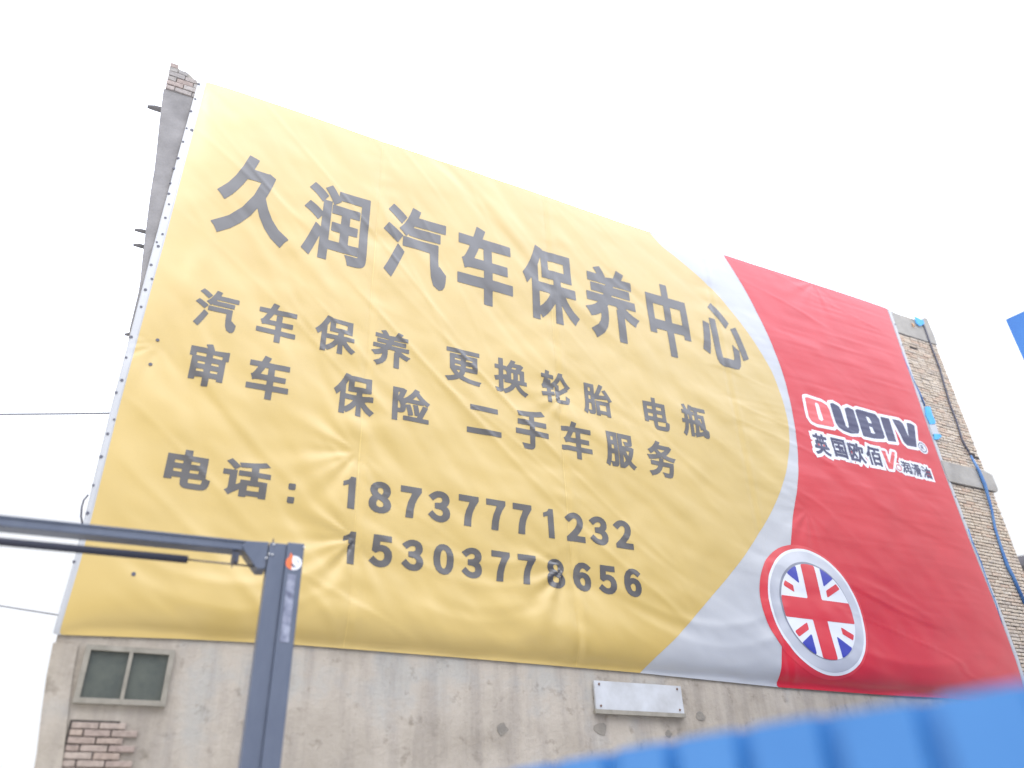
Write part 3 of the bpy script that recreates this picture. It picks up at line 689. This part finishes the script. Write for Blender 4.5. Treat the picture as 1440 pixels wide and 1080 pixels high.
# cable down the brick strip
cp = [P(*q) for q in ((1293,452), (1297,462), (1303,480), (1312,503), (1318,520), (1325,545), (1333,570), (1341,592), (1350,620), (1360,643), (1370,665), (1378,685), (1389,718), (1396,745), (1405,775), (1413,797), (1421,812), (1437,850))]
cab = empty('wall_cable', (cp[0][0], -.06, cp[0][1]), label='blue and grey cable running down the brick strip right of the banner', cat='cable')
c3 = [(x+random.uniform(-.015, .015), -.075 if 9 <= i <= 12 else -.055, z) for i, (x, z) in enumerate(cp)]
c3[10] = (c3[10][0], -.11, c3[10][2]); c3[11] = (c3[11][0], -.11, c3[11][2])
part('upper_run', cab, MB().tube(c3[:10], .020, 6).mesh(smooth=True), M['greycable'])
part('lower_run', cab, MB().tube(c3[9:], [.022, .032, .036, .026, .026, .028, .036, .034, .034], 6).mesh(smooth=True), M['bluecable'])

# cables left of the building
def cable(a, b, sag, r, lb):
    a, b = Vector(a), Vector(b); pts = []
    for k in range(25):
        t = k/24; p = a.lerp(b, t); p.z -= sag*4*t*(1-t); pts.append(p)
    return tag(link('overhead_cable', MB().tube(pts, r, 6).mesh(smooth=True), M['greycable']), lb, 'cable', 'overhead cables left of the building')
e1 = P(152, 575); e2 = P(96, 864); e3 = P(70, 935)
cable((e1[0]+.02, .1, e1[1]), Pt(-900, 560, 16.5), .15, .010, 'thin overhead cable meeting the left wall edge at mid height')
cable((e2[0]+.05, .1, e2[1]), Pt(-900, 640, 16), .25, .006, 'thicker overhead cable meeting the left wall edge just below the grey beam')
pl_ = Pt(-900, 600, 16.3)
tag(link('utility_pole', MB().tube([(pl_.x, pl_.y, 0), (pl_.x, pl_.y, pl_.z+1.2)], [.18, .11], 12).mesh(smooth=True), M['concrete']), 'tall round concrete utility pole far left that carries the overhead cables', 'utility pole')
lp = [P(*q) for q in ((124,695), (118,702), (115,712), (114,725), (117,742))]
tag(link('cable_loop', MB().tube([(x, .02, z) for x, z in lp], .010, 6).mesh(smooth=True), M['greycable']), 'short loop of thin cable hanging off the left wall edge above the grey beam', 'cable')

# ------------------------------------------------------------------ two-post car lift in front of the wall
T0 = 7.5; ct = Pt(402, 770, T0)
LROT = -3.0
lift = empty('car_lift', (ct.x, ct.y, 0), label='dark grey two-post car lift with overhead beam and padded bar in front of the banner', cat='car lift')
lift.rotation_euler = (0, 0, R(LROT))
def lpart(name, mb, m, bv=.006, smooth=False):
    o = link(name, mb.mesh(smooth=smooth), m, lift)
    if bv: bevel(o, bv)
    return o
H = ct.z
px_m = F_PX/T0
def column(x0, name='column'):
    b = MB(); s = 1 if x0 > -1 else -1
    b.box((x0-.160, -.10, 0), (x0-.004, .09, H)); o = lpart('column_channel', b, M['steelgrey'])
    b = MB().box((x0-.002, -.125, 0), (x0+.155, .10, H+.012)); lpart(name, b, M['steelgrey'], .010)
    b = MB().box((x0-.32, -.25, 0), (x0+.32, .30, .02)); lpart('base_plate', b, M['steeldark'])
column(0.0); column(-3.55)
beam_z1 = H-.005; bx1 = -.30
lpart('overhead_beam', MB().box((-3.55, -.07, beam_z1-.085), (bx1, .10, beam_z1)), M['steelgrey'], .008)
lpart('beam_lip', MB().box((-3.55, -.082, beam_z1-.014), (bx1, -.071, beam_z1+.004)), M['steelgrey'], .002)
gp = [(-.36, beam_z1+.002), (-.168, beam_z1+.012), (-.168, beam_z1-.245), (-.24, beam_z1-.25), (-.275, beam_z1-.215), (-.375, beam_z1-.095), (-.40, beam_z1-.05)]
lpart('corner_gusset', MB().prism(gp, -.086, .11), M['steelgrey'], .006)
barz0 = beam_z1-.205
lpart('padded_bar', MB().tube([(-3.35, -.03, barz0-.0), (-.84, -.03, barz0-.005)], .034, 12), M['foam'], 0, True)
lpart('bar_rod', MB().tube([(-.84, -.03, barz0-.005), (-.25, -.03, barz0-.012)], .009, 8), M['rodm'], 0, True)
lpart('bar_bracket', MB().box((-.475, -.05, barz0-.01), (-.445, .0, beam_z1-.086)), M['steeldark'], .004)
lpart('switch_box', MB().box((-.445, -.055, beam_z1-.20), (-.41, .005, beam_z1-.10)), M['steeldark'], .004)
lpart('bracket_pin', MB().tube([(-.46, -.055, barz0-.05), (-.46, -.055, barz0+.04)], .006, 6), M['rodm'], 0)
for (x_, z_) in ((-.155, H-.115), (-.125, H-.117), (-.175, H-.155), (-.125, H-.02), (.15, H-.025)):
    yy = -.100 if x_ < 0 else -.125
    lpart('bolt', MB().tube([(x_, yy+.004, z_), (x_, yy-.012, z_)], .009, 6), M['bolt'], 0)
lpart('stud', MB().tube([(-.13, -.07, H-.02), (-.13, -.07, H+.045)], .007, 6), M['steeldark'], 0)
def flat(polys_fn, x0, x1, z0, z1, c, name, m, y):
    xs_, zs_, X_, Z_ = grid(x0, x1, z0, z1, c); phi = polys_fn(X_, Z_); global HG
    keep = HG; HG = np.zeros_like(HG)+0; me = fill(phi, xs_, zs_, 0, name); HG = keep
    o = link(name, me, m, lift); o.location = (0, y, 0); return o
scx, scz = .066, H-.185
def ringw(X_, Z_):
    r = np.hypot(X_-scx-.012, Z_-scz); return np.minimum(.013-np.abs(r-.055), (X_-scx)+.008)
def flame(X_, Z_):
    r = np.hypot(X_-scx, Z_-scz-.0); a = np.minimum(.018-np.abs(r-.048), -(X_-scx)-.002)
    b = sdf([[(scx-.045, scz+.03), (scx-.03, scz+.10), (scx-.004, scz+.055), (scx+.004, scz+.01), (scx-.01, scz-.015), (scx-.03, scz-.01)]], X_, Z_); return np.maximum(a, b)
def rb(X_, Z_): return .022-np.hypot((X_-scx-.022)*.8+(Z_-scz)*.3, (Z_-scz-.006)*.55)
stk = lift
flat(flame, scx-.12, scx+.02, scz-.10, scz+.13, .004, 'orange_flame_sticker', M['orange'], -.127)
flat(ringw, scx-.03, scx+.10, scz-.10, scz+.10, .004, 'white_ring_sticker', M['swhite'], -.128)
flat(rb, scx-.03, scx+.10, scz-.06, scz+.06, .004, 'white_drop_sticker', M['swhite'], -.130)
lpart('worn_lettering_strip', MB().box((scx-.035, -.1285, scz-.72), (scx+.04, -.1265, scz-.11)), M['pale'], 0)
lpart('carriage', MB().box((-.24, -.13, .9), (.0, -.103, 1.7)), M['steeldark'], .008)

# ------------------------------------------------------------------ blue corrugated fence, close to the camera
hF = .36
def atz(px, py, h):
    r = np.array([px-CX, py-CY, F_PX]); k = h/(r @ AZ); return Vector((r @ AX*k, r @ AY*k-D, h+CAMZ))
fa = atz(1440, 962, hF); fb = atz(844, 1064, hF)
fd_ = (fb-fa); fd_.z = 0; fdir = fd_.normalized(); fnorm = Vector((-fdir.y, fdir.x, 0))   # towards the left, the yard side
if fnorm.x > 0: fnorm = -fnorm
start = fa-fdir*3.0; total = (fb-fa).length+6.1
ZF = CAMZ+hF
fence = empty('corrugated_fence', (start.x, start.y, 0), label='bright blue corrugated sheet fence running away in the lower right corner', cat='fence')
per = .29; sheetw = per*3
def sheet(L, z0, z1, depth=.05):
    """one ribbed sheet along +x, ribs towards -y, with real thickness"""
    prof = []; x = 0
    while x < L-per*.5:
        prof += [(x, -depth), (x+per*.70, -depth), (x+per*.74, 0), (x+per*.95, 0), (x+per*.99, -depth)]; x += per
    prof.append((L, -depth)); b = MB(); n = len(prof); th = .0015
    v = [(p, q, z0) for p, q in prof]+[(p, q, z1) for p, q in prof]+[(p, q+th, z0) for p, q in prof]+[(p, q+th, z1) for p, q in prof]
    f = [(i, i+1, n+i+1, n+i) for i in range(n-1)]+[(2*n+i+1, 2*n+i, 3*n+i, 3*n+i+1) for i in range(n-1)]+[(n+i, n+i+1, 3*n+i+1, 3*n+i) for i in range(n-1)]
    return b.add(v, f)
sm = sheet(sheetw, .05, ZF).mesh('sheet_panel'); sm.materials.append(M['fence'])
ang = math.atan2(-fdir.y, -fdir.x)
k = 0; s = 0
while s < total-.2:
    o = link('sheet_panel', sm, None, fence)
    p = fdir*(s+sheetw); o.location = (p.x, p.y, random.uniform(-.006, .006)); o.rotation_euler = (random.uniform(-.004, .004), 0, ang+random.uniform(-.004, .004))
    s += sheetw; k += 1
side = 1
for s in np.arange(.2, total, 2.46):
    p = start+fdir*float(s)-fnorm*.05; b = MB().box((p.x-.03, p.y-.03, 0), (p.x+.03, p.y+.03, ZF-.06)); part('post', fence, b.mesh(), M['fencepost'])
for zz in (.5, ZF-.28):
    a = start-fnorm*.035; b = start+fdir*total-fnorm*.035; part('rail', fence, MB().tube([(a.x, a.y, zz), (b.x, b.y, zz)], .018, 6).mesh(), M['fencepost'])

# ------------------------------------------------------------------ tall blue shed whose corner shows at the right edge
c0 = Pt(1415, 450, 8.7); shed = empty('sheet_metal_shed', (c0.x, c0.y, 0), label='tall blue sheet metal shed whose top corner juts in at the right edge', cat='shed')
L = 6*per; wm = sheet(per*20, 0, c0.z-.02, .03).mesh('wall'); wm.materials.append(M['shed'])
o = link('side_wall', wm, None, shed); p = -fdir*0; o.rotation_euler = (0, 0, math.atan2(-fdir.y, -fdir.x)); o.location = (0, 0, 0)
o = link('end_wall', sheet(per*30, 0, c0.z-.02, .03).mesh('end_wall'), M['shed'], shed); o.location = (0, 0, 0); o.rotation_euler = (0, 0, math.atan2(-fdir.y, -fdir.x)+math.pi/2-R(4))
e2v = [Vector((0, 0, c0.z))]; q1 = -fdir*per*20; q2 = Vector((fdir.y, -fdir.x, 0)); q2 = q2 if q2.x > 0 else -q2; q2 = q2*per*30
rf = MB().add([(0, 0, c0.z+.01), tuple(q1+Vector((0, 0, c0.z+.01))), tuple(q1+q2+Vector((0, 0, c0.z+.35))), tuple(q2+Vector((0, 0, c0.z+.35)))], [(0, 1, 2, 3)])
o = link('roof', rf.mesh(), M['shed'], shed); sl = o.modifiers.new('t', 'SOLIDIFY'); sl.thickness = .02

# ------------------------------------------------------------------ neighbour behind the right end
n0 = Pt(1424, 787, 27)
nb = empty('neighbour_house', (n0.x, n0.y, 0), label='low grey roofed house just visible behind the right end of the wall', cat='house')
part('wall', nb, MB().box((n0.x, n0.y, 0), (n0.x+9, n0.y+7, n0.z-.15)).mesh(), M['plaster'])
part('roof', nb, MB().prism([(n0.x-.25, n0.z-.3), (n0.x-.2, n0.z), (n0.x+4.5, n0.z+.9), (n0.x+9.2, n0.z), (n0.x+9.2, n0.z-.3)], n0.y-.3, n0.y+7.2).mesh(), M['roofgrey'])
for (a, b) in (((1439, 790), (1422, 752)), ((1442, 780), (1428, 748)), ((1452, 800), (1434, 760))):
    p0, p1 = Pt(*a, 27), Pt(*b, 27); p1.y = p0.y; part('reinforcing_bar', nb, MB().tube([(p0.x+.2, p0.y+.5, n0.z-.2), (p0.x+.05, p0.y+.5, (n0.z+p1.z)/2), (p0.x+.0, p0.y+.5, p1.z)], .022, 5).mesh(), M['rust'])
